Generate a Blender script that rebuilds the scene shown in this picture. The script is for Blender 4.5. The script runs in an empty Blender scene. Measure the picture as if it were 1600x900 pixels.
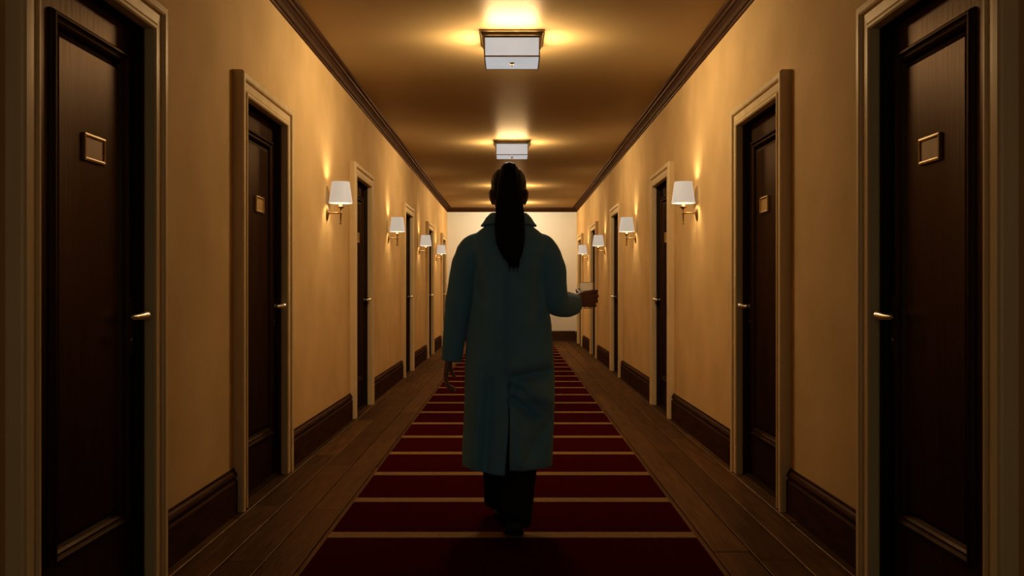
import bpy, bmesh, math, random
from mathutils import Vector, Matrix
random.seed(7)
PI = math.pi
scene = bpy.context.scene
COL = scene.collection

# ------------------------------------------------------------------ camera
cam_d = bpy.data.cameras.new('camera')
cam_d.sensor_width = 36.0
cam_d.lens = 1500 / 1600 * 36.0
cam_d.shift_y = 2 / 1600
cam_d.clip_start = 0.05
cam = bpy.data.objects.new('camera', cam_d)
cam.location = (0, 0, 1.12)
cam.rotation_euler = (PI / 2, 0, 0)
COL.objects.link(cam)
scene.camera = cam

# ------------------------------------------------------------------ world and exposure
world = bpy.data.worlds.new('world')
scene.world = world
world.use_nodes = True
bg = world.node_tree.nodes['Background']
bg.inputs['Color'].default_value = (0.88, 0.92, 0.85, 1)
bg.inputs['Strength'].default_value = 0.2
vs = scene.view_settings
vs.view_transform = 'Standard'
vs.look = 'None'
vs.exposure = 0.14
vs.gamma = 1.0
vs.use_curve_mapping = False

# light settings used by the lamp builders further down
LAMP_COL = (1.0, 0.84, 0.62)
CEIL_SIDE_W = 8.0
CEIL_DOWN_W = 6.5
SCONCE_W = 7.5

# ------------------------------------------------------------------ dimensions of the corridor
W = 1.40            # half width
H = 2.88            # ceiling height
Y0, Y1 = -1.0, 20.75
DOOR_Y = [3.21, 5.375, 8.85, 12.72, 16.12, 19.35]
SCONCE_Y = [7.25, 10.83, 14.4, 17.62]
LIGHT_Y = [6.72, 11.5, 16.3, 19.5]
OPH = 0.4425        # half width of a door opening
OPT = 2.11          # top of a door opening
CAS = 0.115         # casing width

# ------------------------------------------------------------------ helpers
def tag(o, label=None, cat=None, group=None, kind=None):
    if label: o['label'] = label
    if cat: o['category'] = cat
    if group: o['group'] = group
    if kind: o['kind'] = kind
    return o

def empty(name, loc=(0, 0, 0)):
    o = bpy.data.objects.new(name, None)
    o.empty_display_size = 0.1
    COL.objects.link(o)
    o.location = loc
    return o

def link(name, me, parent=None, loc=None):
    o = bpy.data.objects.new(name, me)
    COL.objects.link(o)
    if parent: o.parent = parent
    if loc: o.location = loc
    return o

class MB:
    """collects vertices and faces of one mesh"""
    def __init__(self):
        self.v = []; self.f = []
    def box(self, x0, x1, y0, y1, z0, z1):
        n = len(self.v)
        self.v += [(x0, y0, z0), (x1, y0, z0), (x1, y1, z0), (x0, y1, z0),
                   (x0, y0, z1), (x1, y0, z1), (x1, y1, z1), (x0, y1, z1)]
        for q in ((0, 3, 2, 1), (4, 5, 6, 7), (0, 1, 5, 4), (1, 2, 6, 5), (2, 3, 7, 6), (3, 0, 4, 7)):
            self.f.append(tuple(n + i for i in q))
        return self
    def rings(self, rs, closed=True, cap0=True, cap1=True):
        n0 = len(self.v); m = len(rs[0])
        for r in rs: self.v += [tuple(p) for p in r]
        for i in range(len(rs) - 1):
            a = n0 + i * m; b = a + m
            for j in range(m if closed else m - 1):
                k = (j + 1) % m
                self.f.append((a + j, a + k, b + k, b + j))
        if cap0: self.f.append(tuple(n0 + j for j in reversed(range(m))))
        if cap1: self.f.append(tuple(n0 + (len(rs) - 1) * m + j for j in range(m)))
        return self
    def lathe(self, prof, c=(0, 0, 0), axis='z', n=24, sx=1, sy=1, cap=False):
        rs = []
        for r, h in prof:
            ring = []
            for j in range(n):
                a = 2 * PI * j / n
                u, w = r * math.cos(a) * sx, r * math.sin(a) * sy
                if axis == 'z': p = (c[0] + u, c[1] + w, c[2] + h)
                elif axis == 'x': p = (c[0] + h, c[1] + u, c[2] + w)
                else: p = (c[0] + u, c[1] + h, c[2] + w)
                ring.append(p)
            rs.append(ring)
        return self.rings(rs, True, cap, cap)
    def tube(self, pts, rad, n=14, up=(0, 0, 1), flat=1.0, dome=True):
        """round (or flattened) tube through pts; rad one radius or (ra, rb) per point"""
        P = [Vector(p) for p in pts]
        rs = []
        u = None
        for i, p in enumerate(P):
            t = (P[min(i + 1, len(P) - 1)] - P[max(i - 1, 0)]).normalized()
            if u is None:
                u = t.cross(Vector(up))
                if u.length < 1e-4: u = t.cross(Vector((1, 0, 0)))
            u = (u - t * u.dot(t)).normalized()
            w = t.cross(u)
            r = rad[i] if isinstance(rad, (list, tuple)) else rad
            ra, rb = r if isinstance(r, tuple) else (r, r * flat)
            rs.append([p + u * ra * math.cos(2 * PI * j / n) + w * rb * math.sin(2 * PI * j / n) for j in range(n)])
            if i == 0: first = (p, t, ra, rb, u, w)
            last = (p, t, ra, rb, u, w)
        if dome:
            def domer(p, t, ra, rb, u, w, s):
                out = []
                m = min(ra, rb)
                for a in (30, 55, 78):
                    c, d = math.cos(math.radians(a)), math.sin(math.radians(a)) * m * s
                    out.append([p + t * d + u * ra * c * math.cos(2 * PI * j / n) + w * rb * c * math.sin(2 * PI * j / n) for j in range(n)])
                return out
            rs = list(reversed(domer(*first, -1))) + rs + domer(*last, 1)
        return self.rings(rs)
    def extrude_y(self, prof, y0, y1):
        """closed profile of (x, z) points swept along y"""
        return self.rings([[(x, y0, z) for x, z in prof], [(x, y1, z) for x, z in prof]])
    def mesh(self, name, mat, smooth=False, bevel=0, angle=None, seg=2):
        me = bpy.data.meshes.new(name)
        me.from_pydata(self.v, [], self.f)
        bm = bmesh.new(); bm.from_mesh(me)
        bmesh.ops.remove_doubles(bm, verts=bm.verts, dist=1e-6)
        bmesh.ops.recalc_face_normals(bm, faces=bm.faces)
        if bevel:
            es = [e for e in bm.edges if len(e.link_faces) == 2 and e.calc_face_angle(0) > 0.6]
            bmesh.ops.bevel(bm, geom=es, offset=bevel, segments=seg, profile=0.5, affect='EDGES')
        if angle is not None:
            for e in bm.edges:
                if len(e.link_faces) == 2 and e.calc_face_angle(0) > math.radians(angle): e.smooth = False
        for f in bm.faces: f.smooth = smooth
        bm.to_mesh(me); bm.free()
        if mat: me.materials.append(mat)
        return me
    def build(self, name, mat, parent=None, smooth=False, bevel=0, angle=None, loc=None, seg=2):
        return link(name, self.mesh(name, mat, smooth, bevel, angle, seg), parent, loc)

def remesh(me, voxel, name, mat, smooth_it=0):
    """one continuous skin around all the volumes in a mesh"""
    o = bpy.data.objects.new('tmp', me); COL.objects.link(o)
    m = o.modifiers.new('r', 'REMESH'); m.mode = 'VOXEL'; m.voxel_size = voxel; m.use_smooth_shade = True
    if smooth_it:
        s = o.modifiers.new('s', 'SMOOTH'); s.iterations = smooth_it; s.factor = 0.5
    dg = bpy.context.evaluated_depsgraph_get()
    out = bpy.data.meshes.new_from_object(o.evaluated_get(dg))
    bpy.data.objects.remove(o)
    out.name = name
    out.materials.clear(); out.materials.append(mat)
    for p in out.polygons: p.use_smooth = True
    return out

def lerp_table(tab, z):
    if z <= tab[0][0]: return tab[0][1:]
    for a, b in zip(tab, tab[1:]):
        if z <= b[0]:
            t = (z - a[0]) / (b[0] - a[0])
            return tuple(p + (q - p) * t for p, q in zip(a[1:], b[1:]))
    return tab[-1][1:]

def spline(pts, n):
    """Catmull-Rom through tuples of any length, n samples"""
    out = []
    m = len(pts) - 1
    for k in range(n):
        s = k / (n - 1) * m
        i = min(int(s), m - 1); t = s - i
        p0, p1, p2, p3 = pts[max(i - 1, 0)], pts[i], pts[i + 1], pts[min(i + 2, m)]
        out.append(tuple(0.5 * (2 * b + (c - a) * t + (2 * a - 5 * b + 4 * c - d) * t * t + (3 * b - a - 3 * c + d) * t ** 3)
                         for a, b, c, d in zip(p0, p1, p2, p3)))
    return out

# ------------------------------------------------------------------ materials
def new_mat(name):
    m = bpy.data.materials.new(name); m.use_nodes = True
    nt = m.node_tree
    return m, nt, nt.nodes['Principled BSDF']

def noisy(name, c0, c1, rough, scale=(1, 1, 1), nscale=5.0, bump=0.0, bscale=None, spec=0.5, metal=0.0, coat=0.0,
          detail=5.0, rand=0.0, coat_rough=0.15, sheen=0.0, rough_var=0.0, gloss=0.0, gcol=(1.0, 0.60, 0.30)):
    m, nt, b = new_mat(name)
    N, L = nt.nodes, nt.links
    tc = N.new('ShaderNodeTexCoord'); mp = N.new('ShaderNodeMapping'); mp.inputs['Scale'].default_value = scale
    L.new(tc.outputs['Object'], mp.inputs['Vector'])
    vec = mp.outputs['Vector']
    oi = N.new('ShaderNodeObjectInfo')
    if rand:
        ad = N.new('ShaderNodeVectorMath'); ad.operation = 'ADD'
        sc = N.new('ShaderNodeMath'); sc.operation = 'MULTIPLY'; sc.inputs[1].default_value = 37.0
        L.new(oi.outputs['Random'], sc.inputs[0]); L.new(vec, ad.inputs[0]); L.new(sc.outputs[0], ad.inputs[1])
        vec = ad.outputs[0]
    no = N.new('ShaderNodeTexNoise'); no.inputs['Scale'].default_value = nscale; no.inputs['Detail'].default_value = detail
    L.new(vec, no.inputs['Vector'])
    cr = N.new('ShaderNodeValToRGB')
    cr.color_ramp.elements[0].position = 0.32; cr.color_ramp.elements[1].position = 0.68
    cr.color_ramp.elements[0].color = (*c0, 1); cr.color_ramp.elements[1].color = (*c1, 1)
    L.new(no.outputs['Fac'], cr.inputs['Fac'])
    col = cr.outputs['Color']
    if rand:
        mr = N.new('ShaderNodeMapRange'); mr.inputs['To Min'].default_value = 1 - rand; mr.inputs['To Max'].default_value = 1 + rand
        L.new(oi.outputs['Random'], mr.inputs['Value'])
        hs = N.new('ShaderNodeHueSaturation'); L.new(mr.outputs[0], hs.inputs['Value']); L.new(col, hs.inputs['Color'])
        col = hs.outputs['Color']
    L.new(col, b.inputs['Base Color'])
    b.inputs['Roughness'].default_value = rough
    if rough_var:
        rr = N.new('ShaderNodeMapRange'); rr.inputs['To Min'].default_value = rough - rough_var; rr.inputs['To Max'].default_value = rough + rough_var
        L.new(no.outputs['Fac'], rr.inputs['Value']); L.new(rr.outputs[0], b.inputs['Roughness'])
    b.inputs['Metallic'].default_value = metal
    b.inputs['Specular IOR Level'].default_value = spec
    b.inputs['Coat Weight'].default_value = coat; b.inputs['Coat Roughness'].default_value = coat_rough
    b.inputs['Sheen Weight'].default_value = sheen
    if bump:
        n2 = N.new('ShaderNodeTexNoise'); n2.inputs['Scale'].default_value = bscale or nscale * 3; n2.inputs['Detail'].default_value = 4
        L.new(vec, n2.inputs['Vector'])
        bp = N.new('ShaderNodeBump'); bp.inputs['Strength'].default_value = bump; bp.inputs['Distance'].default_value = 0.01
        L.new(n2.outputs['Fac'], bp.inputs['Height']); L.new(bp.outputs['Normal'], b.inputs['Normal'])
    if gloss:       # warm varnish sheen
        gl_ = N.new('ShaderNodeBsdfGlossy'); gl_.inputs['Color'].default_value = (*gcol, 1); gl_.inputs['Roughness'].default_value = rough
        if bump: L.new(bp.outputs['Normal'], gl_.inputs['Normal'])
        mx = N.new('ShaderNodeMixShader'); mx.inputs['Fac'].default_value = gloss
        L.new(b.outputs[0], mx.inputs[1]); L.new(gl_.outputs[0], mx.inputs[2])
        L.new(mx.outputs[0], N['Material Output'].inputs['Surface'])
    return m

def glow(name, col, strength):
    m, nt, b = new_mat(name)
    N, L = nt.nodes, nt.links
    b.inputs['Base Color'].default_value = (*[0.2 * c for c in col], 1)
    b.inputs['Roughness'].default_value = 0.5
    b.inputs['Specular IOR Level'].default_value = 0.1
    b.inputs['Emission Color'].default_value = (*col, 1)
    no = N.new('ShaderNodeTexNoise'); no.inputs['Scale'].default_value = 6.0
    tc = N.new('ShaderNodeTexCoord'); L.new(tc.outputs['Object'], no.inputs['Vector'])
    mr = N.new('ShaderNodeMapRange'); mr.inputs['To Min'].default_value = strength * 0.9; mr.inputs['To Max'].default_value = strength * 1.1
    L.new(no.outputs['Fac'], mr.inputs['Value']); L.new(mr.outputs[0], b.inputs['Emission Strength'])
    return m

M = {}
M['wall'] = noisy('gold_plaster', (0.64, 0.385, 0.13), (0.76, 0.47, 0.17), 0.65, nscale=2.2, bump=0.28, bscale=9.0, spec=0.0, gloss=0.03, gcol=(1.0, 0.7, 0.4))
M['endwall'] = noisy('cream_plaster', (0.78, 0.74, 0.58), (0.81, 0.77, 0.61), 0.6, nscale=1.5, bump=0.12, bscale=9.0, spec=0.3)
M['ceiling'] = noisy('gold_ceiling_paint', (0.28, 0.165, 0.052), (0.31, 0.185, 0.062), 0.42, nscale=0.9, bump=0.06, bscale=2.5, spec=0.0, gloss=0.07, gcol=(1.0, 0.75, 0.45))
M['trim'] = noisy('cream_casing_paint', (0.70, 0.48, 0.20), (0.78, 0.55, 0.24), 0.38, scale=(1, 1, 0.15), nscale=14, bump=0.05, spec=0.0, gloss=0.05, gcol=(1.0, 0.75, 0.45))
M['wood_door'] = noisy('dark_door_wood', (0.006, 0.0025, 0.001), (0.024, 0.010, 0.004), 0.38, scale=(9, 9, 0.7), nscale=4.5, bump=0.12, bscale=7, spec=0.0, gloss=0.04, rand=0.12, rough_var=0.08)
M['wood_jamb'] = noisy('dark_jamb_wood', (0.012, 0.006, 0.003), (0.03, 0.014, 0.006), 0.45, scale=(9, 9, 0.7), nscale=5, bump=0.1, spec=0.0, gloss=0.03)
M['wood_base'] = noisy('dark_baseboard_wood', (0.020, 0.008, 0.004), (0.05, 0.018, 0.009), 0.45, scale=(8, 0.8, 8), nscale=5, bump=0.1, spec=0.0, gloss=0.032)
M['wood_crown'] = noisy('dark_crown_wood', (0.014, 0.005, 0.0025), (0.034, 0.012, 0.005), 0.42, scale=(8, 0.8, 8), nscale=5, bump=0.1, spec=0.0, gloss=0.045)
M['plank'] = noisy('dark_floor_plank', (0.026, 0.011, 0.003), (0.082, 0.036, 0.0095), 0.40, scale=(9, 0.8, 4), nscale=3.5, bump=0.15, bscale=9, spec=0.0, rand=0.5, gloss=0.10, rough_var=0.1)
M['subfloor'] = noisy('black_underfloor', (0.010, 0.006, 0.004), (0.015, 0.008, 0.005), 0.9, nscale=8)
M['carpet'] = noisy('dark_red_carpet', (0.042, 0.0025, 0.002), (0.060, 0.0042, 0.003), 0.95, nscale=60, bump=0.5, bscale=260, spec=0.0)
M['stripe'] = noisy('ochre_woven_stripe', (0.27, 0.135, 0.032), (0.35, 0.18, 0.048), 0.95, nscale=50, bump=0.5, bscale=260, spec=0.1)
M['brass'] = noisy('aged_brass', (0.40, 0.24, 0.075), (0.52, 0.33, 0.11), 0.32, nscale=9, metal=1.0)
M['bronze'] = noisy('dark_bronze', (0.17, 0.095, 0.03), (0.24, 0.14, 0.05), 0.38, nscale=9, metal=1.0)
M['sconce_metal'] = noisy('sconce_brass', (0.27, 0.15, 0.045), (0.36, 0.21, 0.07), 0.36, nscale=9, metal=1.0)
M['plate'] = noisy('brass_plate_face', (0.40, 0.21, 0.03), (0.47, 0.26, 0.045), 0.55, nscale=7, metal=0.25, spec=0.1)
M['handle'] = noisy('polished_brass_handle', (0.66, 0.55, 0.34), (0.74, 0.62, 0.40), 0.32, nscale=9, metal=1.0)
M['dark_metal'] = noisy('dark_metal_plate', (0.12, 0.08, 0.04), (0.17, 0.11, 0.055), 0.42, nscale=9, metal=0.9)
M['lampglass'] = glow('lit_frosted_glass', (0.96, 0.98, 1.0), 0.41)
M['shade'] = glow('lit_fabric_shade', (1.0, 0.84, 0.66), 0.43)
M['bulb'] = glow('warm_bulb', (1.0, 0.85, 0.6), 1.2)
M['candle'] = noisy('cream_sleeve', (0.7, 0.6, 0.42), (0.75, 0.65, 0.46), 0.5, nscale=9)
M['coat'] = noisy('teal_wool', (0.14, 0.34, 0.45), (0.17, 0.40, 0.52), 0.9, nscale=9, bump=0.25, bscale=320, spec=0.15, sheen=0.2)
M['trousers'] = noisy('black_trouser_cloth', (0.010, 0.010, 0.012), (0.016, 0.016, 0.018), 0.9, nscale=20, bump=0.2, bscale=300, spec=0.15)
M['shoe'] = noisy('black_shoe_leather', (0.008, 0.007, 0.007), (0.014, 0.012, 0.012), 0.35, nscale=20)
M['sole'] = noisy('black_shoe_sole', (0.006, 0.006, 0.006), (0.010, 0.010, 0.010), 0.7, nscale=20)
M['skin'] = noisy('skin', (0.30, 0.13, 0.07), (0.36, 0.16, 0.09), 0.5, nscale=25, bump=0.05, spec=0.35)
M['hair'] = noisy('black_hair', (0.003, 0.002, 0.0016), (0.007, 0.0045, 0.003), 0.5, scale=(30, 30, 1.2), nscale=6, bump=0.25, bscale=9, spec=0.15)
M['eye'] = noisy('dark_eye', (0.02, 0.01, 0.006), (0.03, 0.015, 0.01), 0.1, nscale=20)
gm, gnt, gb = new_mat('clear_glass')
gb.inputs['Transmission Weight'].default_value = 1.0; gb.inputs['Roughness'].default_value = 0.0
gb.inputs['IOR'].default_value = 1.48; gb.inputs['Base Color'].default_value = (0.97, 0.98, 0.97, 1)
gn = gnt.nodes.new('ShaderNodeTexNoise'); gn.inputs['Scale'].default_value = 30
gbp = gnt.nodes.new('ShaderNodeBump'); gbp.inputs['Strength'].default_value = 0.23; gbp.inputs['Distance'].default_value = 0.002
gnt.links.new(gn.outputs['Fac'], gbp.inputs['Height']); gnt.links.new(gbp.outputs['Normal'], gb.inputs['Normal'])
M['glass'] = gm

# ------------------------------------------------------------------ room shell
ORD = ['first', 'second', 'third', 'fourth', 'fifth', 'sixth']
SIDES = ((-1, 'left'), (1, 'right'))
TH = 0.17
fl = MB().box(-W - TH, W + TH, Y0, Y1 + 0.1, -0.10, -0.020).build('floor', M['subfloor'])
tag(fl, 'dark wooden plank floor of the corridor on both sides of the carpet', 'floor', kind='structure')
cols = [0.70, 0.86, 1.02, 1.185, 1.335, 1.50]
for s, side in SIDES:
    for ci in range(len(cols) - 1):
        y = Y0 - random.uniform(0.0, 1.6)
        while y < Y1:
            ln = random.uniform(1.5, 2.9)
            a, b = max(y, Y0), min(y + ln, Y1)
            if b - a > 0.05:
                x0, x1 = cols[ci] + 0.0028, cols[ci + 1] - 0.0028
                dz = random.uniform(-0.0025, 0.0)
                MB().box(min(s * x0, s * x1), max(s * x0, s * x1), a + 0.002, b - 0.002, -0.020, dz).build('plank', M['plank'], fl, bevel=0.0025, seg=1)
            y += ln

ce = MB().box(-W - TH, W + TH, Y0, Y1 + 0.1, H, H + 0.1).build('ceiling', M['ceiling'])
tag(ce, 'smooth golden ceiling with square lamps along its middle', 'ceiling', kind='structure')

for s, side in SIDES:
    mb = MB()
    def wb(y0, y1, z0, z1):
        mb.box(min(s * W, s * (W + TH)), max(s * W, s * (W + TH)), y0, y1, z0, z1)
    e = OPH + 0.02
    prev = Y0
    for yd in DOOR_Y:
        wb(prev, yd - e, 0, H)
        wb(yd - e, yd + e, OPT + 0.02, H)
        prev = yd + e
    wb(prev, Y1, 0, H)
    tag(mb.build('wall_' + side, M['wall']), 'golden plaster wall with six doors on the %s of the corridor' % side, 'wall', kind='structure')
tag(MB().box(-W - TH, W + TH, Y1, Y1 + 0.1, 0, H).build('wall_back', M['endwall']), 'pale cream wall closing the far end of the corridor', 'wall', kind='structure')

# crown mouldings
CP = [(0, H - 0.092), (0.010, H - 0.092), (0.014, H - 0.078), (0.022, H - 0.072), (0.034, H - 0.055), (0.052, H - 0.036),
      (0.064, H - 0.030), (0.068, H - 0.020), (0.088, H - 0.016), (0.092, H), (0, H)]
for k, (s, side) in enumerate(SIDES):
    o = MB().extrude_y([(s * (W - x), z) for x, z in CP], Y0, Y1).build('trim_%d' % (k + 1), M['wood_crown'])
    tag(o, 'dark wooden crown moulding along the top of the %s wall' % side, 'moulding', kind='structure')
mb = MB(); mb.rings([[(-W + 0.001, Y1 - x, z) for x, z in CP], [(W - 0.001, Y1 - x, z) for x, z in CP]])
tag(mb.build('trim_3', M['wood_crown']), 'dark crown moulding across the top of the far end wall', 'moulding', kind='structure')

# baseboards, one length between each pair of doors
BP = [(0, 0), (0.024, 0), (0.024, 0.158), (0.020, 0.165), (0.012, 0.168), (0.012, 0.174), (0.021, 0.180), (0.022, 0.192),
      (0.016, 0.204), (0.009, 0.212), (0.007, 0.222), (0, 0.222)]
for s, side in SIDES:
    edges = [Y0] + [v for yd in DOOR_Y for v in (yd - OPH - CAS, yd + OPH + CAS)] + [Y1]
    for k in range(0, len(edges), 2):
        a, b = edges[k], edges[k + 1]
        if b - a < 0.02: continue
        i = k // 2
        where = ('in front of the first door' if i == 0 else 'past the sixth door by the end wall' if i == 6
                 else 'between the %s and %s doors' % (ORD[i - 1], ORD[i]))
        o = MB().extrude_y([(s * (W - x), z) for x, z in BP], a, b).build('baseboard_' + side, M['wood_base'])
        tag(o, 'dark wooden baseboard on the %s wall %s' % (side, where), 'baseboard', kind='structure')
mb = MB(); mb.rings([[(-W + 0.03, Y1 - x, z) for x, z in BP], [(W - 0.03, Y1 - x, z) for x, z in BP]])
tag(mb.build('baseboard_back', M['wood_base']), 'dark wooden baseboard along the far end wall', 'baseboard', kind='structure')

# ------------------------------------------------------------------ doors (built around a local origin on the wall plane, x into the room)
CASP = [(0, 0), (0, 0.040), (0.006, 0.046), (0.016, 0.046), (0.022, 0.038), (0.026, 0.036), (0.029, 0.039), (0.066, 0.041),
        (0.069, 0.037), (0.073, 0.050), (0.080, 0.054), (0.104, 0.054), (0.112, 0.049), (CAS, 0.042), (CAS, 0)]
FACE = -0.040       # door face, behind the wall plane
PY0, PY1 = -0.225, 0.372   # outer edges of the panel moulding along the corridor
PZ0, PZ1 = 0.25, 2.0
def door_meshes(s):
    d = {}
    def X(mb):     # local x runs into the room on either side
        mb.v = [(-s * x, y, z) for x, y, z in mb.v]; return mb
    for key, sg in (('near', -1), ('far', 1)):
        mb = MB()
        mb.rings([[(dd, sg * (OPH + u), 0) for u, dd in CASP], [(dd, sg * (OPH + u), OPT + u) for u, dd in CASP]])
        d['cas_' + key] = X(mb).mesh('casing', M['trim'])
    mb = MB()
    mb.rings([[(dd, -(OPH + u), OPT + u) for u, dd in CASP], [(dd, OPH + u, OPT + u) for u, dd in CASP]])
    d['cas_head'] = X(mb).mesh('casing', M['trim'])
    for key, sg in (('near', -1), ('far', 1)):
        mb = MB(); a, b = sorted((sg * OPH, sg * (OPH + 0.02)))
        mb.box(-0.15, 0.004, a, b, 0, OPT + 0.02)
        d['jamb_' + key] = X(mb).mesh('jamb', M['wood_jamb'])
    d['jamb_head'] = X(MB().box(-0.15, 0.004, -OPH, OPH, OPT, OPT + 0.02)).mesh('jamb', M['wood_jamb'])
    d['thresh'] = X(MB().box(-0.15, -0.01, -OPH, OPH, 0, 0.012)).mesh('threshold', M['wood_jamb'], bevel=0.003)
    # leaf: slab with a rectangular recess for the panel
    g = 0.003
    oy0, oy1, oz0, oz1 = -OPH + g, OPH - g, 0.016, OPT - g
    iy0, iy1, iz0, iz1 = PY0 + 0.03, PY1 - 0.03, PZ0 + 0.03, PZ1 - 0.03
    mb = MB()
    def rect(x, a, b, c, e): return [(x, a, c), (x, b, c), (x, b, e), (x, a, e)]
    mb.rings([rect(FACE - 0.045, oy0, oy1, oz0, oz1), rect(FACE, oy0, oy1, oz0, oz1), rect(FACE, iy0, iy1, iz0, iz1),
              rect(FACE - 0.014, iy0, iy1, iz0, iz1)])
    d['leaf'] = X(mb).mesh('door_leaf', M['wood_door'])
    # raised moulding around the panel
    prof = [(0.0, 0.0), (0.003, 0.010), (0.010, 0.017), (0.018, 0.018), (0.023, 0.010), (0.028, 0.007), (0.036, 0.009), (0.044, 0.002), (0.052, -0.012)]
    rs = []
    for u, h in prof:
        rs.append(rect(FACE + h, PY0 + u, PY1 - u, PZ0 + u, PZ1 - u))
    rs.append(rect(FACE - 0.013, PY0, PY1, PZ0, PZ1)) if False else None
    mb = MB(); mb.rings(rs, True, False, False)
    d['mould'] = X(mb).mesh('panel_moulding', M['wood_door'])
    # raised field of the panel
    i = 0.075
    mb = MB()
    mb.rings([rect(FACE - 0.014, PY0 + .052, PY1 - .052, PZ0 + .052, PZ1 - .052), rect(FACE - 0.012, PY0 + .054, PY1 - .054, PZ0 + .054, PZ1 - .054),
              rect(FACE - 0.003, PY0 + i, PY1 - i, PZ0 + i, PZ1 - i)])
    d['panel'] = X(mb).mesh('panel', M['wood_door'])
    # name plate
    pc, pw, pz, ph = 0.095, 0.076, 1.602, 0.040
    mb = MB().box(FACE - 0.004, FACE + 0.003, pc - pw, pc + pw, pz - ph, pz + ph)
    d['plate'] = X(mb).mesh('name_plate', M['plate'], bevel=0.001, seg=1)
    rs = [rect(FACE + h, pc - pw - u, pc + pw + u, pz - ph - u, pz + ph + u) for u, h in
          ((-0.005, 0.002), (-0.005, 0.007), (0.0, 0.009), (0.006, 0.007), (0.007, -0.003))]
    mb = MB(); mb.rings(rs, True, False, False)
    d['pframe'] = X(mb).mesh('plate_frame', M['brass'])
    # long handle plate and lever
    hy, hz = 0.405, 1.02
    pts = []
    def plate_ring(x, k):
        out = []
        for a in range(0, 181, 15):
            t = math.radians(a); out.append((x, hy + (0.019 - k) * math.cos(t), 1.075 + (0.019 - k) * math.sin(t)))
        for a in range(180, 361, 15):
            t = math.radians(a); out.append((x, hy + (0.019 - k) * math.cos(t), 0.895 + (0.019 - k) * math.sin(t)))
        return out
    mb = MB(); mb.rings([plate_ring(FACE, 0), plate_ring(FACE + 0.004, 0), plate_ring(FACE + 0.007, 0.003)])
    d['hplate'] = X(mb).mesh('handle_plate', M['dark_metal'])
    mb = MB()
    mb.tube([(FACE + 0.004, hy, hz), (FACE + 0.012, hy, hz), (FACE + 0.03, hy, hz), (FACE + 0.052, hy, hz + 0.001), (FACE + 0.066, hy - 0.006, hz + 0.003),
             (FACE + 0.070, hy - 0.022, hz + 0.003), (FACE + 0.068, hy - 0.06, hz), (FACE + 0.062, hy - 0.10, hz - 0.002), (FACE + 0.058, hy - 0.122, hz - 0.002)],
            [0.015, 0.013, 0.011, 0.012, 0.0155, 0.016, 0.013, 0.010, 0.009], n=12)
    d['lever'] = X(mb).mesh('lever_handle', M['handle'], smooth=True)
    mb = MB().lathe([(0.0, 0.0065), (0.006, 0.0065), (0.007, 0.008), (0.004, 0.010), (0.0, 0.010)], (FACE, hy, 0.93), 'x', 12)
    d['key'] = X(mb).mesh('keyhole_ring', M['handle'], smooth=True)
    return d

n = 0
for s, side in SIDES:
    D = door_meshes(s)
    for k, yd in enumerate(DOOR_Y):
        n += 1
        r = empty('door_%d' % n, (s * W, yd, 0))
        near = ', nearest the camera' if k == 0 else ', nearest the end wall' if k == 5 else ''
        tag(r, 'dark wooden panel door in pale casing, %s along the %s wall%s' % (ORD[k], side, near), 'door', 'doors along the %s wall' % side, 'structure')
        for key in ('cas_near', 'cas_far', 'cas_head'):
            c = link('casing', D[key], r)
            c['label'] = 'pale painted moulded casing'
        for key in ('jamb_near', 'jamb_far', 'jamb_head'): link('jamb', D[key], r)
        link('threshold', D['thresh'], r)
        lf = link('door_leaf', D['leaf'], r)
        link('panel_moulding', D['mould'], lf); link('panel', D['panel'], lf)
        p = link('name_plate', D['plate'], r); p['label'] = 'small brass name plate'
        link('plate_frame', D['pframe'], p)
        h = link('handle_plate', D['hplate'], r)
        lv = link('lever_handle', D['lever'], h); lv['label'] = 'brass lever handle'
        link('keyhole_ring', D['key'], h)

# ------------------------------------------------------------------ carpet runner
CY1 = 20.15
ru = MB().box(-0.825, 0.825, Y0, CY1, 0.0, 0.012).build('carpet_runner', M['carpet'], bevel=0.003)
tag(ru, 'long dark red carpet runner with ochre cross stripes down the corridor', 'carpet')
y = 4.33 - 0.72 * 7
while y < CY1 - 0.1:
    if y > Y0 + 0.1:
        MB().box(-0.8235, 0.8235, y - 0.05, y + 0.05, 0.0112, 0.0132).build('woven_stripe', M['stripe'], ru)
    y += 0.72

# ------------------------------------------------------------------ ceiling lamps
def area(name, parent, loc, rot, sx, sy, watts, col, spread=180):
    l = bpy.data.lights.new(name, 'AREA'); l.shape = 'RECTANGLE'; l.size = sx; l.size_y = sy
    l.energy = watts; l.color = col; l.spread = math.radians(spread)
    o = bpy.data.objects.new(name, l); COL.objects.link(o); o.parent = parent; o.location = loc; o.rotation_euler = rot
    return o

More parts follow.
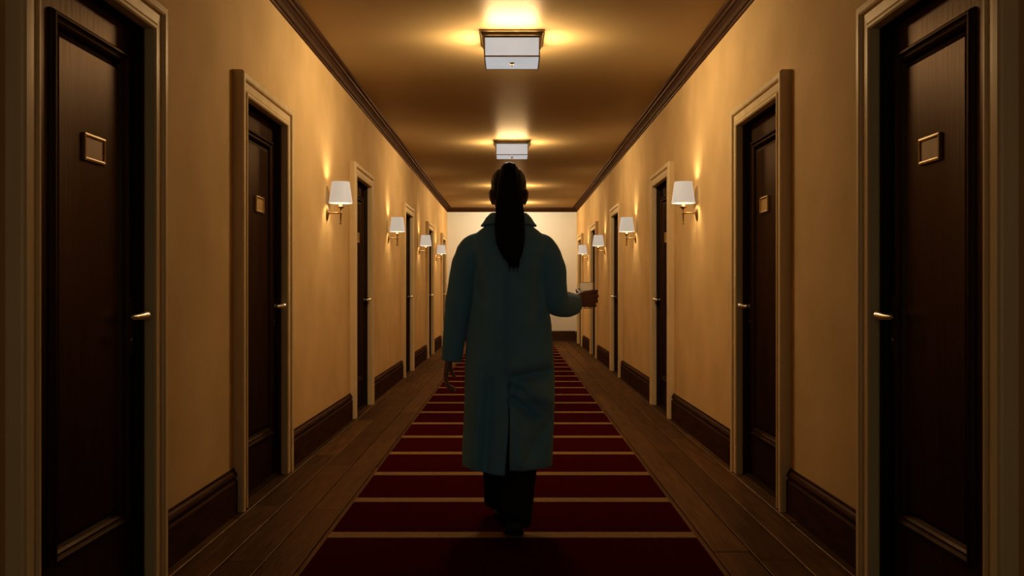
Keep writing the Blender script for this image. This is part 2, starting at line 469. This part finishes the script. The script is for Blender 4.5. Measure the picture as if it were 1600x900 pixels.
def ceiling_lamp(yc, label, power):
    t = empty('ceiling_light', (0, yc, H))
    tag(t, label, 'ceiling light', 'square lamps along the ceiling')
    def sq(h, z): return [(-h, -h, z), (h, -h, z), (h, h, z), (-h, h, z)]
    mb = MB(); mb.rings([sq(0.222, 0), sq(0.222, -0.010), sq(0.214, -0.013), sq(0.206, -0.034), sq(0.200, -0.037), sq(0.193, -0.037), sq(0.190, -0.046), sq(0.150, -0.046)])
    mb.build('canopy', M['bronze'], t)
    a, zt, zb = 0.183, -0.046, -0.172
    for (x0, x1, y0, y1) in ((-a, a, -a, -a + .004), (-a, a, a - .004, a), (-a, -a + .004, -a + .004, a - .004), (a - .004, a, -a + .004, a - .004)):
        MB().box(x0, x1, y0, y1, zb, zt).build('glass_panel', M['lampglass'], t)
    MB().box(-a, a, -a, a, zb - 0.004, zb).build('glass_panel', M['lampglass'], t)
    c, w = a + 0.004, 0.004
    for sx in (-1, 1):
        for sy in (-1, 1):
            MB().box(sx * c - w, sx * c + w, sy * c - w, sy * c + w, zb - 0.006, zt).build('corner_bar', M['bronze'], t)
    for sx in (-1, 1):
        MB().box(sx * c - w, sx * c + w, -c + w, c - w, zb - 0.006, zb + 0.003).build('bottom_bar', M['bronze'], t)
        MB().box(-c + w, c - w, sx * c - w, sx * c + w, zb - 0.006, zb + 0.003).build('bottom_bar', M['bronze'], t)
    MB().lathe([(0.0, 0.002), (0.020, 0.001), (0.021, -0.003), (0.010, -0.007), (0.007, -0.013), (0.009, -0.018), (0.005, -0.022), (0.0, -0.023)],
               (0, 0, zb - 0.004), 'z', 16).build('finial', M['bronze'], t, smooth=True)
    g = 0.0065
    zm = zb + 0.034
    area('lamp_light', t, (0, 0, zb - g), (0, 0, 0), 0.34, 0.34, CEIL_DOWN_W * power, LAMP_COL)
    for k in range(4):
        ang = k * PI / 2
        area('lamp_light', t, ((a + g) * math.sin(ang), -(a + g) * math.cos(ang), zm), (-PI / 2, 0, ang), 0.34, 0.06, CEIL_SIDE_W * power, LAMP_COL, 168)

LL = ['square frosted glass ceiling lamp in bronze frame, nearest the camera',
      'square frosted glass ceiling lamp just above the person\'s head, second from the camera',
      'square frosted glass ceiling lamp hidden behind the person\'s head, third from the camera',
      'square frosted glass ceiling lamp closest to the far end wall']
for yc, lb, pw in zip(LIGHT_Y, LL, (1.3, 1.0, 0.95, 1.5)): ceiling_lamp(yc, lb, pw)

# ------------------------------------------------------------------ wall sconces
def sconce(s, yc, label):
    t = empty('wall_sconce', (s * W, yc, 1.695))
    tag(t, label, 'wall lamp', 'shaded brass sconces on the walls')
    dx = -s       # into the room
    cx = dx * 0.106
    MB().lathe([(0.0, 0.0), (0.060, 0.0), (0.060, dx * 0.004), (0.050, dx * 0.010), (0.030, dx * 0.014), (0.016, dx * 0.018), (0.0, dx * 0.019)], (0, 0, 0), 'x', 24, sx=0.62).build('backplate', M['sconce_metal'], t, smooth=True, angle=35)
    MB().tube([(dx * 0.012, 0, 0.002), (dx * 0.04, 0, 0.001), (cx, 0, 0.0)], [0.008, 0.0062, 0.0062], n=10).build('arm', M['sconce_metal'], t, smooth=True)
    MB().lathe([(0.0, -0.086), (0.006, -0.084), (0.009, -0.077), (0.006, -0.070), (0.0055, -0.066), (0.0068, -0.05), (0.0068, -0.012), (0.010, -0.006), (0.010, 0.006),
                (0.006, 0.012), (0.006, 0.028), (0.010, 0.034), (0.024, 0.042), (0.026, 0.048), (0.022, 0.049), (0.0, 0.046)], (cx, 0, 0), 'z', 18).build('stem', M['sconce_metal'], t, smooth=True, angle=40)
    MB().lathe([(0.0, 0.046), (0.013, 0.046), (0.013, 0.105), (0.0, 0.107)], (cx, 0, 0), 'z', 14).build('candle_sleeve', M['candle'], t, smooth=True, angle=40)
    MB().lathe([(0.0, 0.105), (0.008, 0.108), (0.014, 0.122), (0.012, 0.140), (0.004, 0.158), (0.0, 0.160)], (cx, 0, 0), 'z', 14).build('bulb', M['bulb'], t, smooth=True)
    z0, z1 = 0.075, 0.236
    sh = MB().lathe([(0.089, z0), (0.066, z1), (0.0645, z1), (0.0875, z0), (0.089, z0)], (cx, 0, 0), 'z', 40).build('lamp_shade', M['shade'], t, smooth=True, angle=40)
    MB().lathe([(0.0885, z0 - 0.001), (0.0905, z0), (0.0895, z0 + 0.007), (0.0878, z0 + 0.007), (0.0865, z0), (0.0885, z0 - 0.001)], (cx, 0, 0), 'z', 40).build('rim', M['shade'], sh, smooth=True)
    l = bpy.data.lights.new('sconce_light', 'POINT'); l.energy = SCONCE_W; l.color = LAMP_COL; l.shadow_soft_size = 0.05
    o = bpy.data.objects.new('sconce_light', l); COL.objects.link(o); o.parent = t; o.location = (cx, 0, 0.160)

for s, side in SIDES:
    for k, yc in enumerate(SCONCE_Y):
        sconce(s, yc, 'brass wall sconce with white tapered shade on %s wall between %s and %s doors' % (side, ORD[k + 1], ORD[k + 2]))

# ------------------------------------------------------------------ the person
PZ = 0.0132
person = empty('person', (-0.015, 4.40, PZ))
tag(person, 'person walking away in long teal coat with black ponytail, holding a glass', 'person')
PO = Vector((-0.015, 4.40, PZ))
def pchild(name, me, parent=None):
    o = link(name, me, parent or person)
    return o
def shift(mb):    # from world coordinates to the person's own
    mb.v = [(x - PO.x, y - PO.y, z - PO.z) for x, y, z in (tuple(p) for p in mb.v)]; return mb
CX, CYP = -0.015, 4.40

HEAD = [(1.440, .020, .018, .062), (1.447, .034, .034, .050), (1.462, .048, .058, .034), (1.49, .060, .078, .018), (1.53, .068, .091, .006), (1.57, .0725, .098, .0),
        (1.61, .073, .097, -.002), (1.638, .065, .086, -.004), (1.656, .050, .066, -.005), (1.666, .032, .042, -.006), (1.670, .012, .016, -.006)]
def head_ring(z, grow=0.0, n=40, gz=0.0):
    a, b, o = lerp_table(HEAD, z)
    return [(CX + (a + grow) * math.cos(2 * PI * j / n), CYP + o + (b + grow) * math.sin(2 * PI * j / n), z + gz) for j in range(n)]
RS, RE, RW = (.140, 4.40, 1.31), (.192, 4.385, 1.075), (.322, 4.580, 1.068)
LS, LE, LW = (-.170, 4.40, 1.31), (-.246, 4.375, 1.085), (-.285, 4.405, .812)
GC = Vector((0.362, 4.668))     # the glass axis
body = MB()
body.rings([head_ring(z) for z in [1.440, 1.447, 1.455, 1.465, 1.48, 1.50, 1.52, 1.54, 1.56, 1.58, 1.60, 1.615, 1.63, 1.642, 1.652, 1.66, 1.666, 1.670]])
body.tube([(CX, CYP - .012, 1.34), (CX, CYP - .016, 1.42), (CX, CYP - .004, 1.50), (CX, CYP, 1.54)], [.075, .056, .054, .056], n=20)          # neck
body.tube([(CX, CYP + .090, 1.572), (CX, CYP + .106, 1.545), (CX, CYP + .112, 1.528)], [.007, .010, .012], n=10)                                  # nose
body.tube([(CX - .022, CYP + .083, 1.490), (CX, CYP + .095, 1.491), (CX + .022, CYP + .083, 1.490)], [.004, .0065, .004], n=8)                    # lips
body.tube([(CX - .045, CYP + .080, 1.583), (CX, CYP + .095, 1.582), (CX + .045, CYP + .080, 1.583)], [.006, .007, .006], n=8)                     # brow
for sg in (-1, 1):                                                                                                                              # ears
    ex = CX + sg * 0.0735
    body.tube([(ex, CYP + .004, 1.512), (ex + sg * .004, CYP, 1.524), (ex + sg * .009, CYP - .006, 1.542), (ex + sg * .010, CYP - .010, 1.560), (ex + sg * .006, CYP - .006, 1.572)],
              [(.009, .006), (.014, .007), (.019, .0075), (.019, .0075), (.012, .007)], n=12, up=(1, 0, 0))
# trunk
for pts, rad in (
    ([(CX, CYP, .80), (CX, CYP, .90), (CX, CYP, 1.03), (CX, CYP, 1.16), (CX, CYP - .005, 1.28), (CX, CYP - .008, 1.345)],
     [(.150, .095), (.155, .100), (.125, .085), (.140, .095), (.155, .090), (.095, .065)]),):
    body.tube(pts, rad, n=28, up=(0, 1, 0))
# arms
body.tube([(CX + .08, 4.395, 1.315), RS, (.176, 4.393, 1.21), RE], [.042, .046, .042, .037], n=16)
body.tube([RE, (.25, 4.47, 1.075), RW], [.037, .036, .026], n=16)
body.tube([(CX - .08, 4.395, 1.315), LS, (-.212, 4.385, 1.21), LE], [.042, .046, .042, .037], n=16)
body.tube([LE, (-.265, 4.385, .96), LW], [.037, .036, .025], n=16)
# legs: the left one leads, the right one trails
HIPL, KNL, ANL = (-.075, 4.42, .86), (-.062, 4.60, .49), (-.050, 4.715, .115)
HIPR, KNR, ANR = (.055, 4.40, .86), (.034, 4.440, .475), (.008, 4.175, .150)
for hp, kn, an in ((HIPL, KNL, ANL), (HIPR, KNR, ANR)):
    md = tuple((p + q) / 2 for p, q in zip(hp, kn)); cf = tuple(p * .65 + q * .35 for p, q in zip(kn, an))
    body.tube([hp, md, kn, cf, an], [.080, .068, .050, .042, .026], n=18)
    t = 0.17 if hp is HIPL else 0.14
    if hp is HIPL: body.tube([(an[0], an[1] - .02, .06), (an[0], an[1] + .07, .045), (an[0], an[1] + .17, .035)], [.030, .030, .018], n=12)
    else: body.tube([(an[0], an[1] + .004, .115), (an[0], an[1] + .06, .070), (an[0], an[1] + .13, .040)], [.020, .022, .014], n=12)
# right hand closed round the glass: palm towards the far side, thumb on the near-left
hd = Vector((0.84, 0.54)); hn = Vector((-0.54, 0.84))
def hp3(u, w, z): return (RW[0] + hd.x * u + hn.x * w, RW[1] + hd.y * u + hn.y * w, z)
for z, l in ((1.106, .074), (1.085, .080), (1.063, .075), (1.043, .064)):
    body.tube([hp3(-.004, 0, 1.068 + (z - 1.068) * .55), hp3(.035, -.001, z * .85 + 1.068 * .15), hp3(l, .004, z)], [.014, .0125, .0105], n=12)
def arc_pt(ang, r, z): return (GC.x + r * math.cos(math.radians(ang)), GC.y + r * math.sin(math.radians(ang)), z)
for z, a1, rr, kl, ko in ((1.1095, 112, .0083, .074, .010), (1.0860, 122, .0085, .080, .013), (1.0625, 116, .0083, .075, .009), (1.0405, 98, .0073, .064, .002)):
    kp = hp3(kl, .004, z)
    R = 0.0345 + rr
    pts = [kp, arc_pt(-24, R + ko, z + .001), arc_pt(2, R + ko * .55, z)] + [arc_pt(a, R, z - .001) for a in (30, 58, 85)] + [arc_pt(a1, R, z - .002)]
    body.tube(pts, [.0098, rr + .0012, rr + .0006, rr, rr, rr - .0003, rr - .0012], n=12)
th = [hp3(.008, .006, 1.082), hp3(.022, .024, 1.098), arc_pt(200, .046, 1.110), arc_pt(172, .0445, 1.116), arc_pt(150, .044, 1.119)]
body.tube(th, [.013, .0118, .0100, .0095, .0080], n=12)
# left hand hanging relaxed, palm turned to the thigh
fy = [4.442, 4.421, 4.400, 4.381]
ln = [1.0, 1.08, 1.0, .80]
for yy, l in zip(fy, ln):
    body.tube([(-.286, 4.405 + (yy - 4.41) * .45, .815), (-.297, 4.41 + (yy - 4.41) * .8, .770), (-.303, yy, .728)], [.014, .0125, .0102], n=12)
    body.tube([(-.303, yy, .732), (-.304, yy + .002, .728 - .030 * l), (-.297, yy + .004, .728 - .050 * l), (-.283, yy + .006, .728 - .066 * l), (-.266, yy + .006, .728 - .074 * l)],
              [.0096, .0090, .0086, .0082, .0072], n=12)
body.tube([(-.286, 4.428, .795), (-.288, 4.455, .765), (-.281, 4.470, .735), (-.270, 4.474, .712)], [.013, .0115, .0098, .0082], n=12)
bm_ = remesh(shift(body).mesh('body', M['skin']), 0.0034, 'body', M['skin'], 2)
bo = pchild('body', bm_); bo['label'] = 'head, neck and hands with warm brown skin'
for sg in (-1, 1):
    MB_ = shift(MB().lathe([(0.0, -.011), (.006, -.0095), (.0095, -.005), (.011, 0), (.0095, .005), (.006, .0095), (0, .011)], (CX + sg * .031, CYP + .077, 1.562), 'y', 14))
    pchild('eye', MB_.mesh('eye', M['eye'], smooth=True))

# hair drawn back over the skull
def hairline(j, n):
    a = 2 * PI * j / n           # 0 right, 90 front, 270 back
    f = math.sin(a)
    return 1.578 + (0.062 * f if f > 0 else 0.098 * f) if abs(f) > .02 else 1.578
mb = MB(); n = 72; zs = [1.478 + (1.6695 - 1.478) * i / 44 for i in range(45)]
for i, z in enumerate(zs):
    r = head_ring(z, 0.0075, n, 0.007 * max(0, (z - 1.6) / .07))
    for j, p in enumerate(r):
        g = 0.0010 * math.sin(j * 5.3) * (1 if z < 1.66 else .3)
        d = Vector((p[0] - CX, p[1] - CYP, 0)).normalized() * g
        mb.v.append((p[0] + d.x, p[1] + d.y, p[2]))
for i in range(len(zs) - 1):
    for j in range(n):
        k = (j + 1) % n
        if zs[i] >= hairline(j + .5, n): mb.f.append((i * n + j, i * n + k, (i + 1) * n + k, (i + 1) * n + j))
mb.f.append(tuple((len(zs) - 1) * n + j for j in range(n)))
me = shift(mb).mesh('hair', M['hair'], smooth=True)
ho = pchild('hair', me); ho['label'] = 'black hair combed back tightly'
so = ho.modifiers.new('thick', 'SOLIDIFY'); so.thickness = 0.006; so.offset = -1
# ponytail
PT = [(-.012, 4.352, 1.640, .030, .026), (-.012, 4.330, 1.662, .033, .026), (-.012, 4.300, 1.663, .035, .026), (-.012, 4.277, 1.640, .038, .026), (-.012, 4.264, 1.590, .048, .026), (-.012, 4.256, 1.520, .056, .027),
      (-.011, 4.246, 1.450, .062, .027), (-.010, 4.236, 1.385, .065, .026), (-.008, 4.230, 1.325, .060, .024), (-.002, 4.228, 1.270, .043, .020), (.004, 4.229, 1.238, .023, .013), (.008, 4.231, 1.213, .004, .004)]
sp = spline(PT, 60); rs = []
n = 64
for i, (x, y, z, a, b) in enumerate(sp):
    q, p_ = sp[min(i + 1, 59)], sp[max(i - 1, 0)]
    t = Vector((0, q[1] - p_[1], q[2] - p_[2])).normalized()
    w = t.cross(Vector((1, 0, 0)))
    ring = []
    for j in range(n):
        an = 2 * PI * j / n
        g = 1 + 0.045 * math.sin(9 * an + .05 * i) + 0.03 * math.sin(17 * an - .03 * i)
        ring.append(Vector((x, y, z)) + Vector((1, 0, 0)) * a * g * math.cos(an) + w * b * g * math.sin(an))
    rs.append(ring)
mb = MB(); mb.rings(rs)
for k in range(9):       # loose strand ends
    x0 = -.045 + .0105 * k
    mb.tube([(x0, 4.226, 1.335), (x0 * .8 + .002, 4.222, 1.285), (x0 * .6 + .005, 4.224, 1.252 - .012 * (k % 3)), (x0 * .5 + .008, 4.227, 1.225 - .014 * ((k * 2) % 3))], [.008, .006, .004, .0012], n=7)
pt = pchild('ponytail', shift(mb).mesh('ponytail', M['hair'], smooth=True)); pt['label'] = 'long black ponytail hanging to the shoulder blades'
mb = MB(); c0 = Vector((-.012, 4.337, 1.655)); rs = []
for k in range(28):
    a = 2 * PI * k / 28
    ctr = c0 + Vector((math.cos(a) * .0345, math.sin(a) * .018, math.sin(a) * .022)); o_ = (ctr - c0).normalized(); ax = Vector((0, -.77, .64))
    rs.append([ctr + o_ * .0045 * math.cos(2 * PI * j / 8) + ax * .007 * math.sin(2 * PI * j / 8) for j in range(8)])
rs.append(rs[0]); mb.rings(rs, True, False, False)
pchild('hair_tie', shift(mb).mesh('hair_tie', M['trousers'], smooth=True), pt)

# coat: a shell of cross sections, slit at the back below the hips
def px(x, d=4.40): return (x - 800) * d / 1500
EDGE = [(.29, 722, 863), (.393, 722, 864), (.539, 725, 866), (.686, 726, 867), (.803, 727, 865), (.92, 729, 862), (1.038, 733, 858), (1.155, 735, 857), (1.243, 734, 858),
        (1.302, 731, 861), (1.337, 731, 860), (1.366, 739, 851), (1.39, 750, 840), (1.413, 761, 829), (1.434, 768, 822), (1.46, 773, 817)]
DEP = [(.29, .176, .016), (.539, .160, .012), (.80, .152, .005), (.95, .145, 0), (1.10, .135, 0), (1.25, .130, 0), (1.337, .115, -.006), (1.38, .096, -.010), (1.413, .080, -.012), (1.46, .066, -.010)]
ZA, ZH = 0.715, 0.318
def ridge(x, z, x0, z0, x1, z1, w):
    """bell-shaped ridge along a line"""
    dx_, dz_ = x1 - x0, z1 - z0; L2 = dx_ * dx_ + dz_ * dz_
    t = max(0, min(1, ((x - x0) * dx_ + (z - z0) * dz_) / L2))
    d2 = (x - x0 - t * dx_) ** 2 + (z - z0 - t * dz_) ** 2
    return math.exp(-d2 / (w * w)) * (1 if 0 < t < 1 else .9)
def qx(p): return (p - 800) * 4.26 / 1500
def qz(p): return 1.12 - (p - 452) * 4.26 / 1500
def folds(x, z):
    f = 0.0
    f += .020 * ridge(x, z, qx(805), qz(572), qx(862), qz(560), .050)      # seat above the crease
    f -= .022 * ridge(x, z, qx(806), qz(589), qx(858), qz(581), .018)      # crease under it
    f += .022 * ridge(x, z, qx(830), qz(612), qx(860), qz(625), .040)
    f -= .014 * ridge(x, z, qx(797), qz(602), qx(820), qz(612), .014)
    f -= .018 * ridge(x, z, qx(800), qz(624), qx(838), qz(655), .016)
    f += .020 * ridge(x, z, qx(800), qz(660), qx(812), qz(720), .050)
    f -= .016 * ridge(x, z, qx(862), qz(660), qx(826), qz(712), .030)
    f += .010 * ridge(x, z, qx(745), qz(560), qx(740), qz(720), .035)
    f -= .010 * ridge(x, z, qx(765), qz(600), qx(758), qz(735), .025)
    f += .008 * ridge(x, z, qx(765), qz(420), qx(770), qz(560), .040)
    f -= .007 * ridge(x, z, qx(792), qz(430), qx(792), qz(590), .012)      # centre back seam
    f -= .008 * ridge(x, z, qx(742), qz(400), qx(748), qz(470), .018)
    f -= .010 * ridge(x, z, qx(845), qz(405), qx(840), qz(500), .020)
    f += .006 * ridge(x, z, qx(820), qz(430), qx(815), qz(540), .035)
    return f * 2.3
NR, NT = 120, 200
rs = []
for i in range(NR):
    u = i / (NR - 1)
    z = ZH + (1.462 - ZH) * (u if u < .75 else .75 + (u - .75))
    l, r = lerp_table(EDGE, z); b, oy = lerp_table(DEP, z)
    # soften the tables a little
    l2, r2 = lerp_table(EDGE, z - .02); l3, r3 = lerp_table(EDGE, z + .02)
    l, r = (l + l2 + l3) / 3, (r + r2 + r3) / 3
    cx, a = px((l + r) / 2), (px(r) - px(l)) / 2
    ring = []
    ex = 2 / 2.35
    for j in range(NT + 1):
        t = j / NT
        ph = -PI / 2 + 2 * PI * t
        c, s_ = math.cos(ph), math.sin(ph)
        x = cx + a * math.copysign(abs(c) ** ex, c)
        y = CYP + oy + b * math.copysign(abs(s_) ** ex, s_)
        zz = z
        if s_ < .2:
            k = min(1, (.2 - s_) / .5)
            y -= folds(x, z) * k
        if s_ < 0 and z > 1.05: y += 0
        lo = max(0, (ZA - z) / (ZA - ZH))
        if t < .2:      # right panel laps outwards
            k = math.exp(-(t / .05) ** 2)
            x += .012 * lo ** 1.5 * k; y -= .016 * lo ** .7 * k if lo > 0 else 0
            zz = z + .004 * lo * k
        elif t > .8:    # left panel hangs a little lower
            k = math.exp(-((1 - t) / .05) ** 2)
            x -= .010 * lo ** 1.5 * k; y += .006 * lo * k
            zz = z - .022 * lo * math.exp(-((1 - t) / .10) ** 2)
        ring.append((x, y, zz))
    rs.append(ring)
mb = MB(); mb.rings(rs, False, False, False)
coat = pchild('coat', shift(mb).mesh('coat', M['coat'], smooth=True)); coat['label'] = 'long loose teal wool coat with back slit'
so = coat.modifiers.new('thick', 'SOLIDIFY'); so.thickness = 0.005; so.offset = -1
# sleeves, each one tube turned in at the cuff
def sleeve(ctrl, name, wob):
    sp = spline(ctrl, 56); P = [Vector(p[:3]) for p in sp]; rs = []; n = 40; u = None
    for i, p in enumerate(P):
        t = (P[min(i + 1, 55)] - P[max(i - 1, 0)]).normalized()
        if u is None: u = t.cross(Vector((0, 1, 0))).normalized()
        u = (u - t * u.dot(t)).normalized(); w = t.cross(u); r = sp[i][3]
        ring = []
        for j in range(n):
            a = 2 * PI * j / n
            g = 1 + wob * math.sin(i * .55 + 2 * math.sin(a + .7)) * min(1, i / 15) + .5 * wob * math.sin(i * .93 + 3 * a)
            ring.append(p + (u * math.cos(a) + w * math.sin(a)) * r * (g if i < 50 else 1))
        rs.append(ring)
    e = rs[-1]; c = P[-1]; tt = (P[-1] - P[-2]).normalized()
    rs.append([c + (q - c) * .93 + tt * .001 for q in e])
    rs.append([c + (q - c) * .90 - tt * .05 for q in e])
    m_ = MB(); m_.rings(rs, True, True, False)
    return pchild(name, shift(m_).mesh(name, M['coat'], smooth=True), coat)
sleeve([(-.110, 4.393, 1.310, .060), (-.160, 4.395, 1.308, .070), (-.192, 4.395, 1.275, .068), (-.214, 4.390, 1.22, .064), (-.240, 4.378, 1.09, .060), (-.258, 4.385, .96, .054), (-.276, 4.402, .795, .047)], 'sleeve', .022)
sleeve([(.080, 4.393, 1.310, .060), (.124, 4.395, 1.308, .070), (.155, 4.395, 1.275, .068), (.176, 4.392, 1.22, .068), (.188, 4.385, 1.13, .064), (.196, 4.390, 1.075, .062), (.222, 4.430, 1.052, .060), (.262, 4.495, 1.048, .057), (.288, 4.531, 1.050, .052)], 'sleeve', .026)
# turned-down collar
mb = MB(); rs = []
NC = 64
prof = [(0, 0), (.25, .010), (.55, .006), (.85, .0), (1, -.001), (1, -.006), (.8, -.007), (.4, -.004), (0, -.008)]
for j in range(NC + 1):
    a = math.radians(-90 - 150 + 300 * j / NC)      # open at the front
    c, s_ = math.cos(a), math.sin(a)
    side = abs(c)
    xi, yi, zi = .057 * c, .060 * s_ - .014, 1.464
    xo = (.118 + .012 * side ** 4) * c; yo = .106 * s_ - .020; zo = 1.417 - .006 * side ** 6 + .004 * max(0, -s_)
    ring = []
    for f, h in prof:
        bow = math.sin(f * PI) * .006
        ring.append((CX + xi + (xo - xi) * f + c * h, CYP + yi + (yo - yi) * f + s_ * h * .8, zi + (zo - zi) * f + h + bow))
    rs.append(ring)
mb.rings(rs, True, True, True)
pchild('collar', shift(mb).mesh('collar', M['coat'], smooth=True, angle=50), coat)
# welt pocket at the right hip
mb = MB().tube([(.171, 4.40, .99), (.175, 4.385, .95), (.179, 4.37, .885)], [(.006, .012)] * 3, n=10, up=(0, 1, 0))
pchild('pocket_welt', shift(mb).mesh('pocket_welt', M['coat'], smooth=True), coat)

# trousers
mb = MB()
mb.tube([(CX, CYP, .82), (CX, CYP, .93)], [(.155, .105), (.140, .095)], n=28, up=(0, 1, 0))
mb.tube([HIPL, (-.066, 4.50, .68), KNL, (-.058, 4.65, .30), (-.052, 4.70, .075)], [.100, .096, .088, .086, .084], n=28, dome=False)
mb.tube([HIPR, (.050, 4.41, .68), (.044, 4.435, .475), (.036, 4.368, .335), (.014, 4.190, .098)], [.100, .092, .084, .080, .070], n=28, dome=False)
tm = remesh(shift(mb).mesh('trousers', M['trousers']), 0.008, 'trousers', M['trousers'], 2)
to = pchild('trousers', tm); to['label'] = 'wide black trousers'
# shoes
def shoe(an, heel, pitch):
    t = None
    L_ = 0.265
    rings_ = []
    prof = [(0, .022, .078), (.02, .031, .090), (.06, .034, .092), (.10, .034, .074), (.15, .040, .055), (.19, .044, .046), (.225, .040, .038), (.25, .028, .030), (.262, .012, .020)]
    def P(yl, x, z):
        c, s_ = math.cos(pitch), math.sin(pitch)
        y2, z2 = yl - .20, z
        return (an[0] + x, heel + .20 + y2 * c + z2 * s_, .002 + PZ + max(0, 0) - y2 * s_ + z2 * c if yl < .20 else .002 + PZ + z2)
    for yl, w, h in prof:
        rings_.append([P(yl, w * math.copysign(abs(math.cos(a)) ** .8, math.cos(a)), .012 + h * .5 + h * .5 * math.copysign(abs(math.sin(a)) ** .8, math.sin(a))) for a in [2 * PI * j / 20 for j in range(20)]])
    m_ = MB(); m_.rings(rings_)
    up = pchild('shoe', shift(m_).mesh('shoe', M['shoe'], smooth=True))
    m_ = MB(); rr = []
    for yl, w, h in prof:
        rr.append([P(yl, sx * (w + .003), z) for sx, z in ((-1, 0), (1, 0), (1, .014), (-1, .014))])
    m_.rings(rr)
    pchild('sole', shift(m_).mesh('sole', M['sole']), up)
    m_ = MB(); rr = []
    for yl in (-.002, .06):
        rr.append([P(yl, sx * .031, z) for sx, z in ((-1, -.016), (1, -.016), (1, .006), (-1, .006))])
    if pitch > .1:
        m_.rings(rr); pchild('heel', shift(m_).mesh('heel', M['sole'], bevel=.003), up)
shoe(ANL, ANL[1] - .055, 0.0)
shoe(ANR, ANR[1] - .045, 0.42)

# ------------------------------------------------------------------ the glass in the right hand
gl = MB().lathe([(0.0, 0.0), (0.030, 0.0), (0.0325, 0.003), (0.0345, 0.127), (0.0338, 0.1285), (0.0328, 0.127), (0.0305, 0.016), (0.027, 0.012), (0.0, 0.012)], (0, 0, 0), 'z', 40).build('drinking_glass', M['glass'], None, smooth=True, angle=15)
gl.location = (GC.x, GC.y, 1.026)
tag(gl, 'clear straight drinking glass held in the right hand of the person', 'glass')
